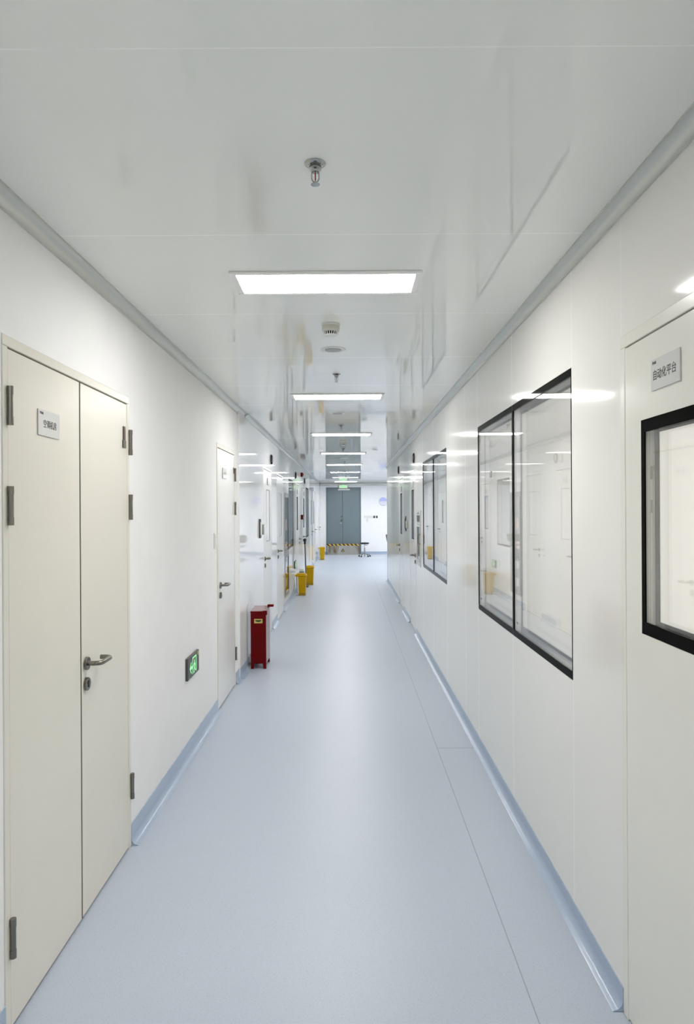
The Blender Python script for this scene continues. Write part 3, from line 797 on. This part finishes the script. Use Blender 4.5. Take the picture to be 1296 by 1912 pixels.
MB().lathe([(0, 0), (.15, 0), (.15, -.03), (.138, -.05), (0, -.05)], n=48, axis='y').make('housing', M['lamp_body'], r, smooth=True)
up = [(.137*math.cos(a), .006 + .128*math.sin(a)) for a in [PI*i/20 for i in range(21)]]
MB().prism(up, -.056, -.0495).make('upper_glow', M['lav'], r)
MB().box(-.125, .125, -.060, -.0495, -.012, .006).make('crossbar', M['plastic_w'], r, bevel=.003)

# rodent guard in front of the end door
root = empty('rodent_guard', (-.205, 23.92, 0)); tag(root, 'knee-high stainless door barrier with black and yellow hazard tape', 'barrier')
wav = lambda x: .016*math.sin(x*7.5+.6) + .006*math.sin(x*17+1.)
mb = MB(); xs_ = [-.56 + 1.12*i/72 for i in range(73)]
rows = [[(x, wav(x)*(1-.55*t) - .003, .377*t) for x in xs_] for t in [i/6 for i in range(7)]]
for dy in (0, .004):
    vv = [[mb.bm.verts.new((p[0], p[1]+dy, p[2])) for p in r_] for r_ in rows]
    for i in range(6):
        for j in range(72): mb.bm.faces.new([vv[i][j], vv[i][j+1], vv[i+1][j+1], vv[i+1][j]])
mb.make('sheet', M['sheet'], root, smooth=True)
MB().box(-.57, .57, -.0158, -.0135, .317, .377).make('hazard_tape', M['hazard'], root)
MB().box(-.58, -.56, -.012, .10, 0, .377).make('side_channel', M['steel'], root)
MB().box(.56, .58, -.012, .10, 0, .377).make('side_channel', M['steel'], root)
tr = MB().prism([(-.055, .11), (.055, .11), (0, .205)], -.024, -.021).make('warning_sign', M['hazard'], root); tr.data.materials.clear(); tr.data.materials.append(M['yellow_lab'])
MB().line([(-.052, .112), (.052, .112), (0, .202), (-.052, .112)], .012, -.0252, -.0241).line([(0, .175), (0, .145)], .012, -.0252, -.0241).disc(0, .13, .007, -.0252, -.0241, 10).make('warning_border', M['ink'], tr)

# ------------------------------------------------------------------ things on the floor
# red fire extinguisher box
root = empty('extinguisher_box', (-.900, 6.92, 0)); tag(root, 'tall dark red fire extinguisher box standing on the floor by the left wall', 'fire extinguisher box')
hx, hy = .0765, .16
z0, zt = .0, .565
def legs_panel(a0, a1, axis, at, t):   # a sheet with a cut-out at the bottom
    mb = MB(); cut = .052; lg = .036
    L = a1-a0
    poly = [(a0, 0), (a0+lg*.8, 0), (a0+lg, cut), (a1-lg, cut), (a1-lg*.8, 0), (a1, 0), (a1, zt), (a0, zt)]
    mb.prism(poly, at-t/2, at+t/2)
    if axis == 'x': mb.map(lambda c: Vector((c.y, c.x, c.z)))
    return mb
fp = legs_panel(-hx, hx, 'y', -hy, .003).make('front_panel', M['red'], root)
legs_panel(-hx, hx, 'y', hy, .003).make('rear_panel', M['red'], root)
legs_panel(-hy+.002, hy-.002, 'x', -hx+.0015, .003).make('side_panel', M['red'], root)
legs_panel(-hy+.002, hy-.002, 'x', hx-.0015, .003).make('side_panel', M['red'], root)
MB().box(-hx+.003, hx-.003, -hy+.003, hy-.003, .053, .057).make('bottom_plate', M['red'], root)
ld = MB().hexa([(-hx-.004, -hy-.004, zt-.012), (hx+.004, -hy-.004, zt-.012), (hx+.004, hy+.004, zt+.0), (-hx-.004, hy+.004, zt+.0)],
          [(-hx-.004, -hy-.004, zt+.006), (hx+.004, -hy-.004, zt+.006), (hx+.004, hy+.004, zt+.018), (-hx-.004, hy+.004, zt+.018)]).make('lid', M['red'], root, bevel=.003)
MB().box(.045, hx+.012, -hy-.012, -hy-.0045, zt-.030, zt+.008).box(.045, hx+.012, -hy-.004, -hy+.05, zt+.0085, zt+.012).make('latch', M['red'], ld, bevel=.002)
MB().box(hx-.02, hx+.045, hy-.05, hy+.005, zt+.010, zt+.034).make('lid_grip', M['red'], ld, bevel=.006)
st = MB().box(-.041, .041, -hy-.0024, -hy-.0015, .452, .495).make('label', M['yellow_lab'], fp)
arc = [(.031*math.cos(PI*i/14), .4835 - .0185*math.sin(PI*i/14)) for i in range(15)]
MB().prism(arc, -hy-.0030, -hy-.0024).make('label_mark', M['ink'], st)

# yellow pedal bins
def pedal_bin(label, x, y, rot):
    r = empty('pedal_bin', (x, y, 0), rot); tag(r, label, 'bin', 'yellow pedal bins along the left wall')
    # local: rear (hinge, rod) at -x, front at +x
    def rect(a0, a1, b, z): return [(a0, -b, z), (a1, -b, z), (a1, b, z), (a0, b, z)]
    MB().hexa(rect(-.063, .062, .068, .045), rect(-.077, .075, .080, .348)).make('body', M['yellow'], r, bevel=.008)
    MB().hexa(rect(-.064, .063, .069, .0), rect(-.064, .063, .069, .0445)).make('base', M['yellow_d'], r, bevel=.006)
    ld = MB().hexa(rect(-.128, .084, .087, .350), rect(-.126, .082, .085, .385)).hexa(rect(-.095, .075, .078, .3852), rect(-.085, .055, .065, .405)).make('lid', M['yellow'], r, bevel=.007)
    MB().tube([(-.105, -.03, .349), (-.10, -.03, .20), (-.098, -.03, .035), (-.066, -.03, .025)], .0035, 8).tube([(-.105, .03, .349), (-.10, .03, .20), (-.098, .03, .035), (-.066, .03, .025)], .0035, 8).make('lift_rod', M['chrome'], r, smooth=True)
    MB().box(-.115, -.066, -.05, .05, .004, .026).make('pedal', M['plastic_w'], r, bevel=.005)
    return r
B0 = pedal_bin('yellow pedal bin nearest the camera, its lid over the left side', -.863, 12.62, 0)
dup(B0, (-.818, 14.33, 0), 'second yellow pedal bin, just behind the black-topped pole', -PI/2)
dup(B0, (-.838, 21.55, 0), 'farthest yellow pedal bin beside the end wall', 0)

# pole with black grip
r = empty('mop', (-.875, 13.98, 0)); tag(r, 'grey mop pole with black knob end standing by the second yellow bin', 'mop')
MB().tube([(0, 0, .03), (-.012, .01, .45), (-.026, .02, .90)], .0145, 12).make('pole', M['pole'], r, smooth=True)
MB().lathe([(0, .875), (.022, .875), (.024, .90), (.020, .915), (.030, .938), (.034, .955), (.031, .975), (.018, .988), (0, .992)], (-.026, .02, 0), 20).make('knob', M['rubber'], r, smooth=True)
MB().box(-.04, .05, -.12, .12, .0, .022).make('mop_head', M['plastic_d'], r, bevel=.006)
r = empty('white_container', (-.920, 13.35, 0)); tag(r, 'slim white container with a dark rim behind the nearest yellow bin', 'container')
MB().hexa([(-.04,-.09,0),(.04,-.09,0),(.04,.09,0),(-.04,.09,0)], [(-.045,-.1,.36),(.045,-.1,.36),(.045,.1,.36),(-.045,.1,.36)]).make('body', M['plastic_w'], r, bevel=.008)
MB().box(-.047, .047, -.102, .102, .361, .369).make('rim', M['plastic_d'], r, bevel=.003)
MB().box(-.042, .042, -.095, .095, .3695, .43).make('lid', M['plastic_w'], r, bevel=.012)

# stool in front of the end wall
def stool(x, y, label):
    r = empty('rolling_stool', (x, y, 0)); tag(r, label, 'stool', None)
    MB().lathe([(0, .425), (.13, .425), (.15, .440), (.152, .462), (.14, .476), (.06, .484), (0, .482)], n=32).make('seat', M['rubber'], r, smooth=True)
    MB().cyl((0, 0, .09), (0, 0, .30), .022, n=16).cyl((0, 0, .30), (0, 0, .425), .012, n=14).make('column', M['chrome'], r, smooth=True)
    MB().tube([(.0, -.02, .41), (.05, -.03, .395), (.10, -.03, .385)], .007, 8).make('height_lever', M['plastic_d'], r, smooth=True)
    mb = MB()
    for k in range(5):
        a = 2*PI*k/5+.3; c, s = math.cos(a), math.sin(a)
        mb.tube([(.0*c, .0*s, .105), (.10*c, .10*s, .098), (.19*c, .19*s, .060)], [.02, .016, .011], 8)
    mb.make('star_base', M['chrome'], r, smooth=True)
    for k in range(5):
        a = 2*PI*k/5+.3; c, s = math.cos(a), math.sin(a)
        MB().cyl((.19*c-.011*s, .19*s+.011*c, .027), (.19*c+.011*s, .19*s-.011*c, .027), .027, n=16).cyl((.19*c, .19*s, .04), (.19*c, .19*s, .064), .006, n=8).make('caster', M['rubber'], r)
    return r
stool(.525, 22.75, 'black round rolling stool with chrome star base in front of the end wall')
# chair mostly hidden behind the right corner
r = empty('task_chair', (1.378, 21.0, 0)); tag(r, 'dark grey chair back peeking past the end of the right wall', 'chair')
MB().hexa([(-.19, .20, .56), (.19, .20, .56), (.19, .235, .56), (-.19, .235, .56)], [(-.235, .22, .80), (.235, .22, .80), (.235, .25, .80), (-.235, .25, .80)]).make('backrest', M['plastic_d'], r, bevel=.02)
MB().box(-.165, .165, -.19, .20, .44, .49).make('seat', M['plastic_d'], r, bevel=.02)
MB().tube([(0, .10, .44), (0, .25, .46), (0, .26, .60)], .016, 8).make('back_stem', M['rubber'], r, smooth=True)
MB().cyl((0, 0, .09), (0, 0, .44), .024, n=14).make('column', M['rubber'], r, smooth=True)
for k in range(5):
    a = 2*PI*k/5; c, s_ = math.cos(a), math.sin(a)
    lg = MB().tube([(0, 0, .10), (.13*c, .13*s_, .09), (.20*c, .20*s_, .062)], [.024, .02, .014], 8).make('leg', M['rubber'], r, smooth=True)
    MB().cyl((.20*c-.012*s_, .20*s_+.012*c, .028), (.20*c+.012*s_, .20*s_-.012*c, .028), .028, n=14).make('caster', M['rubber'], lg)

# ------------------------------------------------------------------ world, camera, view
w = bpy.data.worlds.new('room_world'); sc.world = w; w.use_nodes = True
w.node_tree.nodes['Background'].inputs['Color'].default_value = (.6, .65, .7, 1)
w.node_tree.nodes['Background'].inputs['Strength'].default_value = .0

cam = bpy.data.cameras.new('camera'); co = bpy.data.objects.new('camera', cam); COL.objects.link(co)
co.location = (0, 0, CAMH)
co.rotation_mode = 'QUATERNION'
co.rotation_quaternion = (Matrix.Rotation(PI/2, 3, 'X') @ Matrix.Rotation(-.0055, 3, 'Z')).to_quaternion()
cam.sensor_fit = 'VERTICAL'; cam.sensor_height = 36; cam.sensor_width = 24; cam.lens = 24.0
cam.shift_x = -3/1912; cam.shift_y = -4/1912
cam.clip_start = .02; cam.clip_end = 100
sc.camera = co
sc.view_settings.view_transform = 'Standard'
sc.view_settings.look = 'None'
sc.view_settings.exposure = 0.0
sc.view_settings.gamma = 1.0
sc.view_settings.use_curve_mapping = False
sc.cycles.use_denoising = True
sc.cycles.max_bounces = 14
sc.cycles.diffuse_bounces = 6
sc.cycles.glossy_bounces = 6
sc.cycles.transparent_max_bounces = 24
sc.cycles.sample_clamp_indirect = 6.0
